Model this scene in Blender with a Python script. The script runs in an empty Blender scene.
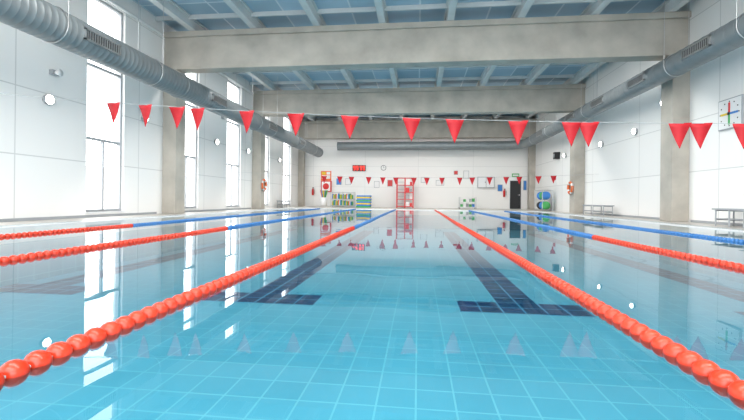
import bpy, bmesh, math, random
from mathutils import Vector, Matrix
random.seed(4)
scene = bpy.context.scene
scene.view_settings.view_transform = 'Standard'

# ------------------------------------------------------------------ materials
def new_mat(name):
    m = bpy.data.materials.new(name); m.use_nodes = True
    nt = m.node_tree
    return m, nt, nt.nodes["Principled BSDF"]

def mat(name, col, rough=0.5, metal=0.0, var=0.06, scale=3.0, bump=0.0, emis=0.0, alpha=None):
    m, nt, b = new_mat(name)
    b.inputs["Roughness"].default_value = rough
    b.inputs["Metallic"].default_value = metal
    tc = nt.nodes.new("ShaderNodeTexCoord")
    n = nt.nodes.new("ShaderNodeTexNoise"); n.inputs["Scale"].default_value = scale
    n.inputs["Detail"].default_value = 5
    nt.links.new(tc.outputs["Object"], n.inputs["Vector"])
    r = nt.nodes.new("ShaderNodeValToRGB")
    r.color_ramp.elements[0].position = .3; r.color_ramp.elements[1].position = .7
    r.color_ramp.elements[0].color = [max(0, c*(1-var)) for c in col] + [1]
    r.color_ramp.elements[1].color = [min(1, c*(1+var)) for c in col] + [1]
    nt.links.new(n.outputs["Fac"], r.inputs["Fac"])
    nt.links.new(r.outputs["Color"], b.inputs["Base Color"])
    if bump:
        bp = nt.nodes.new("ShaderNodeBump"); bp.inputs["Strength"].default_value = bump
        bp.inputs["Distance"].default_value = .02
        nt.links.new(n.outputs["Fac"], bp.inputs["Height"]); nt.links.new(bp.outputs["Normal"], b.inputs["Normal"])
    if emis:
        b.inputs["Emission Color"].default_value = [*col, 1]
        b.inputs["Emission Strength"].default_value = emis
    return m

def tile_mat(name, c1, c2, grout, w, h, mortar, rough=.3, axes="XY", offs=0.0):
    m, nt, b = new_mat(name)
    b.inputs["Roughness"].default_value = rough
    tc = nt.nodes.new("ShaderNodeTexCoord")
    src = tc.outputs["Object"]
    if axes != "XY":
        sp = nt.nodes.new("ShaderNodeSeparateXYZ"); cb = nt.nodes.new("ShaderNodeCombineXYZ")
        nt.links.new(src, sp.inputs[0])
        nt.links.new(sp.outputs[axes[0]], cb.inputs[0]); nt.links.new(sp.outputs[axes[1]], cb.inputs[1])
        src = cb.outputs[0]
    br = nt.nodes.new("ShaderNodeTexBrick")
    br.offset = offs; br.squash = 1
    br.inputs["Scale"].default_value = 1
    br.inputs["Color1"].default_value = [*c1, 1]; br.inputs["Color2"].default_value = [*c2, 1]
    br.inputs["Mortar"].default_value = [*grout, 1]
    br.inputs["Mortar Size"].default_value = mortar
    br.inputs["Mortar Smooth"].default_value = .1
    br.inputs["Brick Width"].default_value = w; br.inputs["Row Height"].default_value = h
    nt.links.new(src, br.inputs["Vector"])
    nt.links.new(br.outputs["Color"], b.inputs["Base Color"])
    return m

M = {}
M['white_wall_x'] = tile_mat("white_precast_panel_side", (.85,.845,.83), (.82,.815,.80), (.62,.62,.61), 4.0, 1.55, .014, .6, "YZ")
M['white_wall_y'] = tile_mat("white_precast_panel_end", (.85,.845,.83), (.82,.815,.80), (.68,.68,.67), 4.0, 1.55, .012, .6, "XZ")
M['concrete'] = mat("cast_concrete", (.44,.41,.36), .8, 0, .17, 1.3, .15)
M['rib'] = mat("precast_rib_concrete", (.60,.62,.62), .8, 0, .06, 2)
M['ceil'] = tile_mat("ceiling_deck_panel", (.24,.36,.45), (.37,.51,.62), (.56,.64,.69), 1.12, 2.4, .03, .5, "XY")
PC = ((.068,.310,.425), (.082,.340,.46), (.135,.430,.52))
M['pool_tile'] = tile_mat("pool_floor_tile", *PC, .33, .33, .009, .35)
M['pool_tile_x'] = tile_mat("pool_side_tile", *PC, .33, .33, .009, .35, "YZ")
M['pool_tile_y'] = tile_mat("pool_end_tile", *PC, .33, .33, .009, .35, "XZ")
M['navy_tile'] = tile_mat("navy_lane_tile", (.003,.008,.060), (.005,.013,.085), (.07,.26,.42), .33, .33, .014, .35)
M['deck'] = tile_mat("deck_tile", (.50,.47,.43), (.55,.52,.47), (.38,.37,.35), .25, .25, .006, .35)
M['grate'] = tile_mat("overflow_grate_slats", (.66,.68,.68), (.66,.68,.68), (.25,.3,.32), .6, .03, .008, .4)
M['alu'] = mat("white_aluminium", (.78,.79,.80), .35, 0, .02)
M['frame'] = mat("grey_window_aluminium", (.40,.42,.44), .35, 0, .02)
M['steel'] = mat("brushed_steel", (.55,.56,.57), .3, .9, .05, 20)
M['orange'] = mat("orange_red_float_plastic", (.60,.034,.009), .30, 0, .12, 8)
M['blue_float'] = mat("blue_float_plastic", (.03,.16,.42), .32, 0, .12, 8)
M['flag_red'] = mat("red_pennant_vinyl", (.47,.003,.011), .6, 0, .08, 6)
M['red'] = mat("red_paint", (.60,.02,.02), .4)
M['black'] = mat("black_paint", (.012,.012,.014), .45)
M['dark'] = mat("dark_grille", (.035,.04,.045), .6)
M['yellow'] = mat("yellow_foam", (.75,.55,.04), .7)
M['green'] = mat("green_foam", (.07,.38,.11), .7)
M['blue'] = mat("blue_foam", (.05,.22,.60), .7)
M['white'] = mat("white_plastic", (.80,.80,.80), .4, 0, .02)
M['grey'] = mat("grey_metal_paint", (.34,.36,.38), .45)
M['orange_sign'] = mat("orange_sign", (.75,.15,.03), .5)
M['rope'] = mat("white_cord", (.36,.38,.39), .7)
M['lamp'] = mat("lamp_glass", (1,.97,.90), .3, 0, 0.0, 1, 0, 12)
M['led'] = mat("red_led_digit", (1,.05,.03), .3, 0, 0, 1, 0, 1.5)
M['asphalt'] = mat("outdoor_paving", (.42,.41,.39), .9, 0, .1, .5)
M['outwall'] = mat("outdoor_render", (.55,.52,.48), .9, 0, .1, .5)

def duct_mat():
    m, nt, b = new_mat("galvanised_spiral_duct")
    b.inputs["Metallic"].default_value = .25; b.inputs["Roughness"].default_value = .42
    tc = nt.nodes.new("ShaderNodeTexCoord")
    n = nt.nodes.new("ShaderNodeTexNoise"); n.inputs["Scale"].default_value = 3
    nt.links.new(tc.outputs["Object"], n.inputs["Vector"])
    r = nt.nodes.new("ShaderNodeValToRGB")
    r.color_ramp.elements[0].color = (.17,.195,.205,1); r.color_ramp.elements[1].color = (.26,.285,.295,1)
    nt.links.new(n.outputs["Fac"], r.inputs["Fac"]); nt.links.new(r.outputs["Color"], b.inputs["Base Color"])
    return m
M['duct'] = duct_mat()

def water_mat():
    m = bpy.data.materials.new("pool_water"); m.use_nodes = True
    nt = m.node_tree; nt.nodes.clear()
    out = nt.nodes.new("ShaderNodeOutputMaterial")
    mix = nt.nodes.new("ShaderNodeMixShader")
    tr = nt.nodes.new("ShaderNodeBsdfTransparent"); tr.inputs[0].default_value = (.88,.985,.995,1)
    gl = nt.nodes.new("ShaderNodeBsdfGlossy"); gl.inputs["Roughness"].default_value = .01
    gl.inputs["Color"].default_value = (1,1,1,1)
    fr = nt.nodes.new("ShaderNodeFresnel"); fr.inputs["IOR"].default_value = 1.25
    tc = nt.nodes.new("ShaderNodeTexCoord")
    n = nt.nodes.new("ShaderNodeTexNoise"); n.inputs["Scale"].default_value = 1.5; n.inputs["Detail"].default_value = 1.2
    nt.links.new(tc.outputs["Object"], n.inputs["Vector"])
    bp = nt.nodes.new("ShaderNodeBump"); bp.inputs["Strength"].default_value = .5; bp.inputs["Distance"].default_value = .005
    nt.links.new(n.outputs["Fac"], bp.inputs["Height"])
    nt.links.new(bp.outputs["Normal"], gl.inputs["Normal"])
    nt.links.new(fr.outputs[0], mix.inputs[0]); nt.links.new(tr.outputs[0], mix.inputs[1]); nt.links.new(gl.outputs[0], mix.inputs[2])
    nt.links.new(mix.outputs[0], out.inputs[0])
    return m
M['water'] = water_mat()

# ------------------------------------------------------------------ mesh builder
class B:
    def __init__(s, name):
        s.name = name; s.v = []; s.f = []; s.mi = []; s.sm = []; s.mats = []
    def m(s, k):
        if k not in s.mats: s.mats.append(k)
        return s.mats.index(k)
    def add(s, verts, faces, k, smooth=False):
        o = len(s.v); s.v += [tuple(x) for x in verts]
        i = s.m(k)
        for f in faces:
            s.f.append([a+o for a in f]); s.mi.append(i); s.sm.append(smooth)
    def box(s, x0, x1, y0, y1, z0, z1, k, rot=None, piv=None):
        vs = [Vector(p) for p in [(x0,y0,z0),(x1,y0,z0),(x1,y1,z0),(x0,y1,z0),(x0,y0,z1),(x1,y0,z1),(x1,y1,z1),(x0,y1,z1)]]
        if rot is not None:
            c = Vector(piv) if piv else Vector(((x0+x1)/2,(y0+y1)/2,(z0+z1)/2))
            vs = [rot @ (p-c) + c for p in vs]
        s.add(vs, [(0,3,2,1),(4,5,6,7),(0,1,5,4),(1,2,6,5),(2,3,7,6),(3,0,4,7)], k)
    def tube(s, p1, p2, r, k, n=12, r2=None, caps=True):
        p1 = Vector(p1); p2 = Vector(p2); d = (p2-p1).normalized()
        a = d.orthogonal().normalized(); b = d.cross(a)
        r2 = r if r2 is None else r2
        vs = []
        for p, rr in ((p1, r), (p2, r2)):
            for i in range(n):
                t = 2*math.pi*i/n; vs.append(p + a*math.cos(t)*rr + b*math.sin(t)*rr)
        s.add(vs, [(i,(i+1)%n,n+(i+1)%n,n+i) for i in range(n)], k, True)
        if caps:
            s.add(vs, [tuple(range(n-1,-1,-1)), tuple(range(n,2*n))], k)
    def path(s, pts, r, k, n=8):
        pts = [Vector(p) for p in pts]; vs = []
        up0 = None
        for i, p in enumerate(pts):
            d = (pts[min(i+1,len(pts)-1)] - pts[max(i-1,0)]).normalized()
            if up0 is None: up0 = d.orthogonal().normalized()
            a = (up0 - d*up0.dot(d)).normalized(); up0 = a; b = d.cross(a)
            for j in range(n):
                t = 2*math.pi*j/n; vs.append(p + a*math.cos(t)*r + b*math.sin(t)*r)
        fs = []
        for i in range(len(pts)-1):
            for j in range(n):
                fs.append((i*n+j, i*n+(j+1)%n, (i+1)*n+(j+1)%n, (i+1)*n+j))
        s.add(vs, fs, k, True)
        m = (len(pts)-1)*n
        s.add(vs, [tuple(range(n-1,-1,-1)), tuple(range(m, m+n))], k)
    def lathe(s, c, axis, prof, k, n=14):
        d = Vector(axis).normalized(); a = d.orthogonal().normalized(); b = d.cross(a); c = Vector(c)
        vs = []; fs = []
        for t, r in prof:
            for j in range(n):
                q = 2*math.pi*j/n; vs.append(c + d*t + a*math.cos(q)*r + b*math.sin(q)*r)
        for i in range(len(prof)-1):
            for j in range(n):
                fs.append((i*n+j, i*n+(j+1)%n, (i+1)*n+(j+1)%n, (i+1)*n+j))
        s.add(vs, fs, k, True)
    def torus(s, c, axis, R, r, kf, n=32, m=10):
        d = Vector(axis).normalized(); a = d.orthogonal().normalized(); b = d.cross(a); c = Vector(c)
        vs = []
        for i in range(n):
            t = 2*math.pi*i/n; e = a*math.cos(t)+b*math.sin(t)
            for j in range(m):
                q = 2*math.pi*j/m; vs.append(c + e*(R+r*math.cos(q)) + d*(r*math.sin(q)))
        o = len(s.v); s.v += [tuple(x) for x in vs]
        for i in range(n):
            k = s.m(kf(i/n))
            for j in range(m):
                s.f.append([o+i*m+j, o+((i+1)%n)*m+j, o+((i+1)%n)*m+(j+1)%m, o+i*m+(j+1)%m]); s.mi.append(k); s.sm.append(True)
    def done(s, bevel=0):
        me = bpy.data.meshes.new(s.name); me.from_pydata(s.v, [], s.f)
        for k in s.mats: me.materials.append(M[k])
        me.polygons.foreach_set("material_index", s.mi)
        me.polygons.foreach_set("use_smooth", s.sm)
        me.update()
        o = bpy.data.objects.new(s.name, me); scene.collection.objects.link(o)
        if bevel:
            md = o.modifiers.new("bevel", "BEVEL"); md.width = bevel; md.segments = 2; md.limit_method = 'ANGLE'
        return o

# ------------------------------------------------------------------ room constants
XL, XR = -9.0, 8.2          # inner wall faces
YB, YF = -6.0, 30.0         # back / far wall
ZC = 6.80                   # ceiling
BZ = 5.14                   # beam soffit
PL, PR, PN, PF = -7.7, 6.9, -1.2, 24.2   # pool edges
FL = -1.1                   # visible pool floor

b = B("floor")
b.box(XL, PL-.35, YB, YF, -.3, .03, 'deck'); b.box(PR+.35, XR, YB, YF, -.3, .03, 'deck')
b.box(PL-.35, PR+.35, YB, PN-.35, -.3, .03, 'deck'); b.box(PL-.35, PR+.35, PF+.35, YF, -.3, .03, 'deck')
b.done()
b = B("overflow_grating")
b.box(PL-.35, PL-.05, PN-.35, PF+.35, -.1, .025, 'grate'); b.box(PR+.05, PR+.35, PN-.35, PF+.35, -.1, .025, 'grate')
b.box(PL-.05, PR+.05, PF+.05, PF+.35, -.1, .025, 'grate'); b.box(PL-.05, PR+.05, PN-.35, PN-.05, -.1, .025, 'grate')
b.box(PL-.05, PL, PN, PF, -.3, .02, 'white'); b.box(PR, PR+.05, PN, PF, -.3, .02, 'white')
b.box(PL-.05, PR+.05, PF, PF+.05, -.3, .02, 'white'); b.box(PL-.05, PR+.05, PN-.05, PN, -.3, .02, 'white')
b.done()
b = B("swimming_pool_basin")
b.box(PL-.2, PR+.2, PN-.2, PF+.2, FL-.2, FL, 'pool_tile')
b.box(PL-.2, PL, PN-.2, PF+.2, FL, -.3, 'pool_tile_x'); b.box(PR, PR+.2, PN-.2, PF+.2, FL, -.3, 'pool_tile_x')
b.box(PL, PR, PF, PF+.2, FL, -.3, 'pool_tile_y'); b.box(PL, PR, PN-.2, PN, FL, -.3, 'pool_tile_y')
t = .33
def lane_mark(n):
    x0 = n*t
    z0, z1 = FL, FL+.004
    b.box(x0, x0+2*t, t*20, t*66, z0, z1, 'navy_tile')
    b.box(x0-2*t, x0+4*t, t*19, t*21, z0, z1+.002, 'navy_tile')
for n in (-22, -9, 4, 17): lane_mark(n)
b.done()
b = B("pool_water")
b.add([(PL,PN,0),(PR,PN,0),(PR,PF,0),(PL,PF,0)], [(0,1,2,3)], 'water'); b.done()

# ------------------------------------------------------------------ walls
wins = [(-1.8,-.4),(2.1,3.5),(6.1,7.5),(9.95,11.35),(14.15,15.55),(18.0,19.5),(22.1,23.5),(26.0,27.6)]
WZ0, WZ1 = .18, 6.25
b = B("wall_left")
y = YB
for a, c in wins:
    b.box(XL-.3, XL, y, a, -.3, ZC, 'white_wall_x')
    b.box(XL-.3, XL, a, c, -.3, WZ0, 'white_wall_x'); b.box(XL-.3, XL, a, c, WZ1, ZC, 'white_wall_x')
    y = c
b.box(XL-.3, XL, y, YF, -.3, ZC, 'white_wall_x'); b.done()
b = B("wall_right"); b.box(XR, XR+.3, YB, YF, -.3, ZC, 'white_wall_x'); b.done()
b = B("wall_far"); b.box(XL-.3, XR+.3, YF, YF+.3, -.3, ZC, 'white_wall_y'); b.done()
b = B("ceiling"); b.box(XL-.3, XR+.3, YB, YF+.3, ZC, ZC+.2, 'ceil'); b.done()
b = B("baseboard_left"); b.box(XL, XL+.02, YB, 12.9, .03, .10, 'grey'); b.box(XL, XL+.02, 14.0, 20.8, .03, .10, 'grey'); b.done()
b = B("baseboard_right"); b.box(XR-.02, XR, YB, 13.1, .03, .10, 'grey'); b.box(XR-.02, XR, 13.9, 20.8, .03, .10, 'grey'); b.done()
for i, (a, c) in enumerate(wins):
    b = B("window_%d" % (i+1)); w = .07; x0, x1 = XL-.18, XL-.08
    b.box(x0, x1, a, a+w, WZ0, WZ1, 'frame'); b.box(x0, x1, c-w, c, WZ0, WZ1, 'frame')
    mid = a + (c-a)*.5
    for z in (WZ0, 2.2, 4.25, WZ1-w): b.box(x0, x1, a+w, c-w, z, z+w, 'frame')
    b.box(x0+.01, x1-.01, mid-.03, mid+.03, WZ0+w, 2.2, 'frame')
    b.box(XL-.32, XL+.03, a-.02, c+.02, WZ0-.04, WZ0, 'alu')
    b.done()

b = B("outdoor_ground"); b.box(-60, XL-.35, -30, 60, -.5, -.3, 'asphalt'); b.done()
b = B("outdoor_boundary_building"); b.box(-30, -28, -10, 60, -.3, 3.2, 'outwall')
for k in range(12): b.box(-28, -27.95, -8+k*5.5, -6+k*5.5, .8, 2.2, 'grey')
b.done()

# ------------------------------------------------------------------ structure
BY = [-1.9, 5.8, 13.5, 21.2]
def beam(y0, y1, zb=BZ):
    b = B("concrete_roof_beam")
    b.box(XL+.0, XR-.0, y0, y1, zb, 6.26, 'concrete')
    b.box(XL+.0, XR-.0, y0-.08, y1+.08, 6.26, 6.45, 'concrete')
    b.done(.02)
for y in BY: beam(y-.25, y+.25)
beam(29.3, 29.8)
for y in BY:
    for sx in (XL, XR):
        d = 1 if sx < 0 else -1
        b = B("concrete_column")
        xa, xb = sorted((sx, sx+.5*d))
        b.box(xa, xb, y-.3, y+.3, .03, BZ, 'concrete')
        b.done(.02)
for sx in (XL, XR):
    d = 1 if sx < 0 else -1
    b = B("concrete_column"); xa, xb = sorted((sx, sx+.4*d)); b.box(xa, xb, 29.3, 29.8, .03, BZ, 'concrete'); b.done(.02)
b = B("ceiling_ribs")
for i in range(8):
    x = -7.9 + i*2.22
    b.box(x-.11, x+.11, YB, 29.9, 6.45, ZC, 'rib')
    b.box(x-.17, x+.17, YB, 29.9, 6.73, ZC-.001, 'rib')
b.done()
b = B("ceiling_purlins")
for k in range(18):
    y = -4.5+k*1.92
    if min(abs(y-q) for q in BY+[29.5]) < .5: continue
    b.box(XL, XR, y-.04, y+.04, 6.66, ZC-.002, 'rib')
b.done()

for k, y in enumerate((-3.2, 1.0, 7.0, 14.8, 22.5)):  # unseen luminaires added above the beams to brighten the hall
    b = B("added_unseen_luminaire")
    for i in range(1,6):
        x = -6.79 + i*2.22
        b.box(x-.8, x+.8, y-.12, y+.12, 6.32, 6.4, 'alu')
        b.box(x-.78, x+.78, y-.10, y+.10, 6.31, 6.32, 'lamp')
        for sx in (-.6,.6): b.tube((x+sx,y,6.4),(x+sx,y,6.66),.012,'steel',6)
    o = b.done()
    L = bpy.data.lights.new("added_fill_light", 'AREA'); L.shape = 'RECTANGLE'; L.size = 11.0; L.size_y = .3  # added area light, fills the room from each added fixture row
    L.energy = 590; L.color = (1,.975,.94)
    lo = bpy.data.objects.new("added_fill_light", L); scene.collection.objects.link(lo)
    lo.location = (-.15, y, 6.29); lo.parent = o

b = B("cable_conduit")
for ya, yb in ((YB,-2.3),(-1.5,5.4),(6.2,13.1),(14,20.8),(21.6,29.2)):
    b.path([(XL+.05,ya,6.3),(XL+.05,yb,6.3)], .05, 'white')
b.done()

# ------------------------------------------------------------------ ducts
def grille(b, cx, cz, r, y, side):
    L, Hh = 1.0, .24
    xs = cx + side*(r+.015)
    xa, xb = sorted((xs-.06*side, xs+.02*side))
    b.box(xa, xb, y-L/2, y+L/2, cz-Hh/2, cz-Hh/2+.03, 'steel'); b.box(xa, xb, y-L/2, y+L/2, cz+Hh/2-.03, cz+Hh/2, 'steel')
    b.box(xa, xb, y-L/2, y-L/2+.03, cz-Hh/2, cz+Hh/2, 'steel'); b.box(xa, xb, y+L/2-.03, y+L/2, cz-Hh/2, cz+Hh/2, 'steel')
    xc, xd = sorted((xs-.06*side, xs+.002*side))
    b.box(xc, xd, y-L/2+.03, y+L/2-.03, cz-Hh/2+.03, cz+Hh/2-.03, 'dark')
    n = 14
    xe, xf = sorted((xs, xs+.014*side))
    for i in range(n):
        yy = y-L/2+.03+(i+.5)*(L-.06)/n
        b.box(xe, xf, yy-.01, yy+.01, cz-Hh/2+.03, cz+Hh/2-.03, 'steel')

def hanger(b, cx, cz, r, y):
    b.torus((cx,y,cz), (0,1,0), r+.012, .012, lambda q: 'steel', 28, 6)
    for sx in (-1, 1):
        b.tube((cx+sx*(r+.01), y, cz), (cx+sx*(r+.01), y, 6.7), .008, 'steel', 6)

b = B("ventilation_duct")
DX, DZ, DR = -7.4, 4.08, .36
prof = []
y = -5.5
while y < 29.0:
    prof += [(y, DR), (y+.130, DR), (y+.136, DR+.0035), (y+.144, DR+.0035)]
    y += .15
prof += [(29.0, DR), (29.0, 0.001)]
b.lathe((DX,0,DZ), (0,1,0), [(prof[0][0],.001)]+prof, 'duct', 40)
for y in (-1.5, 3.4, 8.2, 13.5, 18.8, 23.9): grille(b, DX, DZ-.02, DR, y, 1)
for y in (1, 4.3, 7.3, 10.3, 16.3, 19.3, 24.3, 27.3): hanger(b, DX, DZ, DR, y)
for y in (5.8, 11.6, 17.4, 23.2): b.torus((DX,y,DZ), (0,1,0), DR+.01, .022, lambda q: 'duct', 36, 6)
b.done()

b = B("ventilation_duct")
DX, DZ, DR = 7.2, 4.50, .31
pts = [(DX,-5.5,DZ),(DX,27.6,DZ)]
N = 8
for i in range(1, N+1):
    a = math.pi/2*i/N
    pts.append((DX-1.3+1.3*math.cos(a), 27.6+1.3*math.sin(a), DZ))
pts += [(-5.9,28.9,DZ)]
b.path(pts, DR, 'duct', 36)
y = -5
while y < 27.5:
    b.torus((DX,y,DZ), (0,1,0), DR, .006, lambda q: 'duct', 32, 6); y += .3
x = -5.8
while x < 5.8:
    b.torus((x,28.9,DZ), (1,0,0), DR, .006, lambda q: 'duct', 32, 6); x += .4
for y in (2.6, 5.3, 8.2, 10.9, 13.7, 16.5, 19.3, 24): grille(b, DX, DZ, DR, y, -1)
for y in (2, 4.2, 7.2, 9.6, 12.2, 18, 23, 26): hanger(b, DX, DZ, DR, y)
b.done()

# ------------------------------------------------------------------ lane ropes
def lane_rope(x, change, second='blue_float'):
    b = B("lane_rope")
    prof = [(-.041,.010),(-.038,.020),(-.029,.033),(-.015,.0425),(0,.045),(.015,.0425),(.029,.033),(.038,.020),(.041,.010)]
    y = PN+.1; sp = .086
    while y < PF-.1:
        k = 'orange' if y < change else second
        z = .002 + .003*math.sin(y*1.3+x)
        xx = x + .012*math.sin(y*.35+x)
        b.lathe((xx,y,z), (0,1,0), prof, k, 16)
        y += sp
    b.path([(x,PN+.01,.006),(x,PF-.01,.006)], .007, 'rope', 6)
    b.done()
lane_rope(-6.04, 7.9); lane_rope(-3.79, 7.6); lane_rope(-1.36, 8.3)
lane_rope(1.025, 40); lane_rope(3.02, 7.3); lane_rope(5.04, 6.3)

# ------------------------------------------------------------------ backstroke flags
def flags(Y, xs, zf, w, h, xa, xb):
    b = B("backstroke_flag_line")
    b.path([(xa+(xb-xa)*i/40, Y, zf(xa+(xb-xa)*i/40)) for i in range(41)], .004, 'rope', 6)
    for x in xs:
        z = zf(x)+.004
        tw = random.uniform(-.25,.25)
        ca, sa = math.cos(tw), math.sin(tw)
        pts = []
        n = 6
        for i in range(n+1):
            q = i/n; hw = w/2*(1-q)+.003
            bulge = .02*math.sin(q*3)
            for sx in (-1,0,1):
                dy = bulge + (.012 if sx == 0 else 0)
                px = sx*hw
                pts.append((x+px*ca-dy*sa, Y+px*sa+dy*ca, z-q*h))
        fs = []
        for i in range(n):
            for j in range(2):
                fs.append((i*3+j, i*3+j+1, i*3+j+4, i*3+j+3))
        b.add(pts, fs, 'flag_red', True)
    o = b.done()
    sd = o.modifiers.new("thick", "SOLIDIFY"); sd.thickness = .002
zf = lambda x: .61 + 1.38 - .045*x + .0033*x*x
flags(6.8, [-5.62,-4.98,-4.36,-3.97,-3.04,-2.14,-1.18,-.12,.60,1.62,2.46,2.72,4.08,4.38,5.0], zf, .31, .40, XL+.01, XR-.01)
zf2 = lambda x: 1.68 + .003*x*x
flags(19.3, [-4.6+i*.72 + .08*math.sin(i*2.3) for i in range(16)], zf2, .27, .36, XL+.01, XR-.01)

# ------------------------------------------------------------------ wall lamps
def lamp(x, y, z, side):
    b = B("wall_floodlight")
    b.lathe((x, y, z), (side,0,0), [(0,.001),(0,.11),(.06,.13),(.10,.13),(.10,.115)], 'grey', 20)
    b.lathe((x+side*.09, y, z), (side,0,0), [(0,.115),(.03,.10),(.055,.06),(.06,.001)], 'lamp', 20)
    b.done()
for y, z in ((8.75,2.95),(12.2,3.2),(16.9,3.1),(20.2,3.1),(25,3.1)): lamp(XL, y, z, 1)
for y, z in ((14.4,3.95),(16.2,3.3),(19,3.2),(23.5,3.2)): lamp(XR, y, z, -1)
for y, z in ((8.9,3.65),(17.5,4.3)):
    b = B("wall_siren")
    b.box(XL, XL+.1, y-.09, y+.09, z-.06, z+.06, 'grey')
    b.lathe((XL+.1,y,z),(1,0,0),[(0,.04),(.12,.09),(.12,.001)],'white',14); b.done()

# ------------------------------------------------------------------ lifebuoys
def lifebuoy(c, axis, hook):
    b = B("lifebuoy")
    b.torus(c, axis, .27, .065, lambda q: 'white' if (q*4) % 1 < .22 else 'orange_sign', 40, 12)
    b.torus(c, axis, .345, .008, lambda q: 'rope', 40, 6)
    b.box(*hook, 'steel')
    b.done()
lifebuoy((XL+.57,21.2,1.35), (1,0,0), (XL+.5,XL+.6,21.17,21.23,1.58,1.62))
lifebuoy((XR-.57,21.2,1.3), (1,0,0), (XR-.6,XR-.5,21.17,21.23,1.53,1.57))

# ------------------------------------------------------------------ benches
def bench(x, y0, y1, w=.42, h=.45):
    b = B("metal_bench")
    z = .03
    for i in range(4): b.box(x-w/2+i*w/4+.01, x-w/2+(i+1)*w/4-.01, y0, y1, z+h-.04, z+h, 'grey')
    for yy in (y0+.1, (y0+y1)/2, y1-.1):
        for sx in (-1,1): b.tube((x+sx*(w/2-.04),yy,z),(x+sx*(w/2-.04),yy,z+h-.04), .018, 'grey', 8)
        b.box(x-w/2+.03, x+w/2-.03, yy-.02, yy+.02, z+h-.07, z+h-.04, 'grey')
        b.box(x-w/2+.03, x+w/2-.03, yy-.015, yy+.015, z+.15, z+.18, 'grey')
    for i in range(3): b.box(x-w/2+.05+i*.12, x-w/2+.13+i*.12, y0+.05, y1-.05, z+.18, z+.20, 'grey')
    b.done()
bench(7.8, 10.2, 11.3, .5, .45); bench(7.7, 17.2, 19.4); bench(-8.6, 24.2, 25.8)

# ------------------------------------------------------------------ far wall equipment
W = YF
b = B("fire_hose_cabinet")
b.box(-7.35,-6.55,W-.22,W,1.15,2.0,'red'); b.box(-7.28,-6.62,W-.24,W-.22,1.22,1.93,'white'); b.lathe((-6.95,W-.24,1.57),(0,-1,0),[(0,.001),(.0,.24),(.03,.24),(.03,.1),(.05,.1),(.05,.001)],'red',20)
b.done(.01)
b = B("safety_notice_board")
b.box(-7.4,-6.6,W-.03,W,2.02,2.75,'orange_sign'); b.box(-7.32,-6.68,W-.04,W-.03,2.16,2.42,'white'); b.box(-7.32,-7.04,W-.04,W-.03,2.48,2.68,'yellow'); b.box(-6.96,-6.68,W-.04,W-.03,2.48,2.68,'white')
b.done()
b = B("digital_pace_clock")
b.box(-4.95,-3.95,W-.1,W,2.75,3.2,'black')
seg = lambda x,z,w,h: b.box(x,x+w,W-.115,W-.1,z,z+h,'led')
for dx in (0,.22,.5,.72):
    x = -4.88+dx
    seg(x,2.82,.14,.035); seg(x,2.96,.14,.035); seg(x,3.10,.14,.035); seg(x+.11,2.82,.035,.3); seg(x,2.98,.035,.14)
b.done()
for (x0,x1,z0,z1,k) in ((-6.2,-5.8,1.7,2.2,'blue'),(-5.5,-5.1,1.7,2.2,'white'),(-3.3,-2.9,1.5,2.0,'white'),(-2.3,-1.9,1.6,2.1,'red'),(.2,.7,1.9,2.3,'white'),(1.3,1.9,1.7,2.1,'white'),(2.6,2.9,2.5,2.8,'red'),(3.3,3.7,2.2,2.8,'white'),(5.75,6.1,1.3,1.8,'blue'),(7.55,7.78,1.4,2.1,'blue')):
    b = B("wall_notice"); b.box(x0,x1,W-.02,W,z0,z1,'grey'); b.box(x0+.03,x1-.03,W-.03,W-.02,z0+.03,z1-.03,k); b.done()
b = B("wall_clock")
b.lathe((-2.6,W,3.0),(0,-1,0),[(0,.001),(0,.2),(.06,.2),(.06,.17)],'black',24); b.lathe((-2.6,W-.05,3.0),(0,-1,0),[(0,.17),(.0,.001)],'white',24)
b.box(-2.61,-2.59,W-.06,W-.055,3.0,3.13,'black'); b.box(-2.6,-2.5,W-.06,W-.055,2.99,3.01,'black'); b.done()
for ex in (-8.0, 6.2):
    b = B("fire_extinguisher")
    b.lathe((ex,W-.12,.9),(0,0,1),[(0,.001),(0,.08),(.42,.08),(.49,.03),(.55,.03),(.55,.001)],'red',16)
    b.box(ex-.02,ex+.02,W-.04,W,1.1,1.2,'steel'); b.box(ex-.02,ex+.08,W-.15,W-.1,1.45,1.49,'black')
    b.path([(ex+.05,W-.13,1.45),(ex+.13,W-.14,1.3),(ex+.12,W-.14,1.0)],.012,'black',6); b.done()

b = B("kickboard_rack")
x0,x1,y0,y1 = -6.3,-4.6,28.6,29.1
for xx in (x0,(x0+x1)/2,x1):
    for yy in (y0,y1): b.tube((xx,yy,.03),(xx,yy,1.15),.02,'steel',8)
for z in (.15,.62,1.1):
    for yy in (y0,y1): b.tube((x0,yy,z),(x1,yy,z),.015,'steel',8)
cols = ['yellow','green','blue','yellow','green','orange_sign','white','blue','green']
for lev,z in enumerate((.17,.64)):
    x = x0+.08; i = 0
    while x < x1-.12:
        h = random.uniform(.28,.40); k = cols[(i+lev*2)%9]; w = .055
        n = 8; prof = [(y0+.04, z),(y1-.04, z),(y1-.04, z+h*.7)]
        for q in range(1,n): 
            a = math.pi*q/n; prof.append(((y0+y1)/2+math.cos(a)*.21, z+h*.7+math.sin(a)*h*.3))
        prof.append((y0+.04, z+h*.7))
        m = len(prof)
        vs = [(x,p[0],p[1]) for p in prof]+[(x+w,p[0],p[1]) for p in prof]
        b.add(vs,[tuple(range(m-1,-1,-1)),tuple(range(m,2*m))]+[(j,(j+1)%m,m+(j+1)%m,m+j) for j in range(m)],k)
        x += .085; i += 1
b.done()
b = B("foam_mat_stack")
for i in range(8): b.box(-4.4+.03*(i%2),-3.4+.03*(i%2),28.3,29.1,.03+i*.11,.03+i*.11+.1,['green','blue','yellow','blue'][i%4])
b.done(.015)
b = B("foam_noodle_bin")
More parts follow.
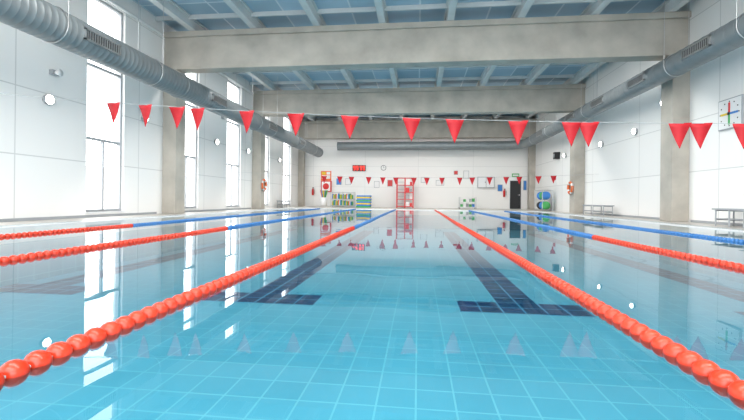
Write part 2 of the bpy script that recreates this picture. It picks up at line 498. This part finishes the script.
b.lathe((-6.9,28.9,.03),(0,0,1),[(0,.001),(0,.22),(.7,.28),(.7,.26),(.05,.2)],'white',20)
for i in range(9):
    a = i*.7; r = .12
    b.path([(-6.9+r*math.cos(a),28.9+r*math.sin(a),.1),(-6.9+r*math.cos(a)*1.2,28.9+r*math.sin(a)*1.2,.8),(-6.9+r*math.cos(a)*2.2,28.9+r*math.sin(a)*1.6,1.25)],.035,['green','orange_sign','blue','yellow'][i%4],8)
b.done()

b = B("red_equipment_rack")
x0,x1,y0,y1 = -1.5,-.35,28.4,29.0
for xx in (x0,-.93,x1):
    for yy in (y0,y1): b.box(xx-.035,xx+.035,yy-.035,yy+.035,.03,2.2,'red')
for z in (.12,.62,1.12,1.62,2.14):
    b.box(x0,x1,y0,y1,z,z+.05,'red')
for i in range(7): b.box(x0+.05,-.97,y0-.02,y0+.02,.35+i*.25,.38+i*.25,'grey')
for j,z in enumerate((.17,.67,1.17,1.67)):
    b.box(-.87,-.62,y0+.05,y1-.05,z,z+.3,['white','grey','red','white'][j]); b.box(-.58,-.42,y0+.05,y1-.05,z,z+.22,['red','white','grey','red'][j])
b.done()

b = B("electrical_cabinet")
b.box(4.3,5.5,W-.2,W,1.55,2.35,'grey'); b.box(4.34,4.88,W-.22,W-.2,1.6,2.3,'alu'); b.box(4.92,5.46,W-.22,W-.2,1.6,2.3,'alu'); b.box(4.82,4.85,W-.24,W-.22,1.9,2.0,'black')
b.done(.005)
b = B("door_1")
b.box(6.55,7.45,W-.04,W,.03,2.15,'alu'); b.box(6.62,7.38,W-.06,W-.04,.05,2.08,'black'); b.box(7.25,7.3,W-.1,W-.06,1.0,1.1,'steel'); b.tube((7.15,W-.1,1.05),(7.3,W-.1,1.05),.012,'steel',8)
b.done()
b = B("exit_sign"); b.box(6.75,7.25,W-.06,W,2.35,2.6,'green'); b.box(6.8,7.2,W-.07,W-.06,2.42,2.53,'white'); b.done()
b = B("equipment_trolley")
x0,x1,y0,y1 = 2.9,4.0,28.4,29.0
for xx in (x0,x1):
    for yy in (y0,y1):
        b.tube((xx,yy,.12),(xx,yy,.85),.02,'steel',8); b.lathe((xx-.015,yy,.08),(1,0,0),[(0,.001),(0,.05),(.03,.05),(.03,.001)],'black',12)
for z in (.15,.5,.82): b.box(x0,x1,y0,y1,z,z+.02,'white')
for i in range(5): b.box(x0+.08+i*.2,x0+.22+i*.2,y0+.1,y1-.1,.17,.17+random.uniform(.15,.28),['green','white','grey','green','blue'][i])
for i in range(5): b.box(x0+.08+i*.2,x0+.22+i*.2,y0+.1,y1-.1,.52,.52+random.uniform(.12,.25),['white','green','white','grey','green'][i])
b.done()
b = B("exercise_ball_rack")
x0,x1,y0,y1 = 7.35,7.95,24.8,26.4
for xx in (x0,x1):
    for yy in (y0,y1): b.tube((xx,yy,.03),(xx,yy,1.3),.02,'steel',8)
for z in (.1,.7,1.28):
    for xx in (x0,x1): b.tube((xx,y0,z),(xx,y1,z),.015,'steel',8)
    for yy in (y0,y1): b.tube((x0,yy,z),(x1,yy,z),.015,'steel',8)
def ball(c,r,k):
    b.lathe(c,(0,0,1),[(-r*math.cos(math.pi*i/12), max(.001,r*math.sin(math.pi*i/12))) for i in range(13)],k,20)
for j,z in enumerate((.1,.7)):
    for i,yy in enumerate((25.1,25.62,26.12)):
        ball(((x0+x1)/2,yy,z+.26),.25,['green','blue','black','blue','green','blue'][j*3+i])
b.done()
b = B("swim_pace_clock")
yc, zc, q = 11.55, 2.98, .9
b.box(XR-.06,XR,yc-.45*q,yc+.45*q,zc-.45*q,zc+.45*q,'grey'); b.box(XR-.07,XR-.06,yc-.42*q,yc+.42*q,zc-.42*q,zc+.42*q,'white')
for i in range(12):
    a = math.pi*i/6
    b.box(XR-.075,XR-.07,yc+.32*math.cos(a)-.016,yc+.32*math.cos(a)+.016,zc+.32*math.sin(a)-.016,zc+.32*math.sin(a)+.016,'black')
b.box(XR-.085,XR-.07,yc-.025,yc+.025,zc+.02,zc+.29,'red'); b.box(XR-.085,XR-.07,yc-.025,yc+.025,zc-.29,zc-.02,'green')
b.box(XR-.085,XR-.07,yc-.29,yc-.02,zc-.025,zc+.025,'blue'); b.box(XR-.085,XR-.07,yc+.02,yc+.29,zc-.025,zc+.025,'yellow')
b.lathe((XR-.07,yc,zc),(-1,0,0),[(0,.04),(.03,.04),(.03,.001)],'black',12)
b.done()
b = B("first_aid_poster"); b.box(XR-.02,XR,24.9,25.5,1.6,2.2,'white'); b.box(XR-.03,XR-.02,25.0,25.4,1.9,2.1,'red'); b.done()
b = B("wall_loudspeaker"); b.box(XR-.3,XR,24.4,24.7,3.1,3.5,'black'); b.lathe((XR-.3,24.55,3.3),(-1,0,0),[(0,.11),(.02,.11),(.0,.001)],'grey',16); b.done()

# ------------------------------------------------------------------ world & light
w = bpy.data.worlds.new("overcast_sky"); scene.world = w; w.use_nodes = True
nt = w.node_tree; bg = nt.nodes["Background"]
bg.inputs[0].default_value = (.96,.98,1,1); bg.inputs[1].default_value = 6.6

# ------------------------------------------------------------------ camera
cam = bpy.data.cameras.new("camera"); co = bpy.data.objects.new("camera", cam); scene.collection.objects.link(co)
cam.sensor_width = 36; cam.lens = 36*400/744; cam.shift_y = -.0141; cam.clip_start = .05; cam.clip_end = 300
R = Matrix.Rotation(math.radians(6.56),4,'Z') @ Matrix.Rotation(math.radians(90),4,'X') @ Matrix.Rotation(math.radians(.62),4,'Z')
co.matrix_world = Matrix.Translation((0,0,.61)) @ R
scene.camera = co
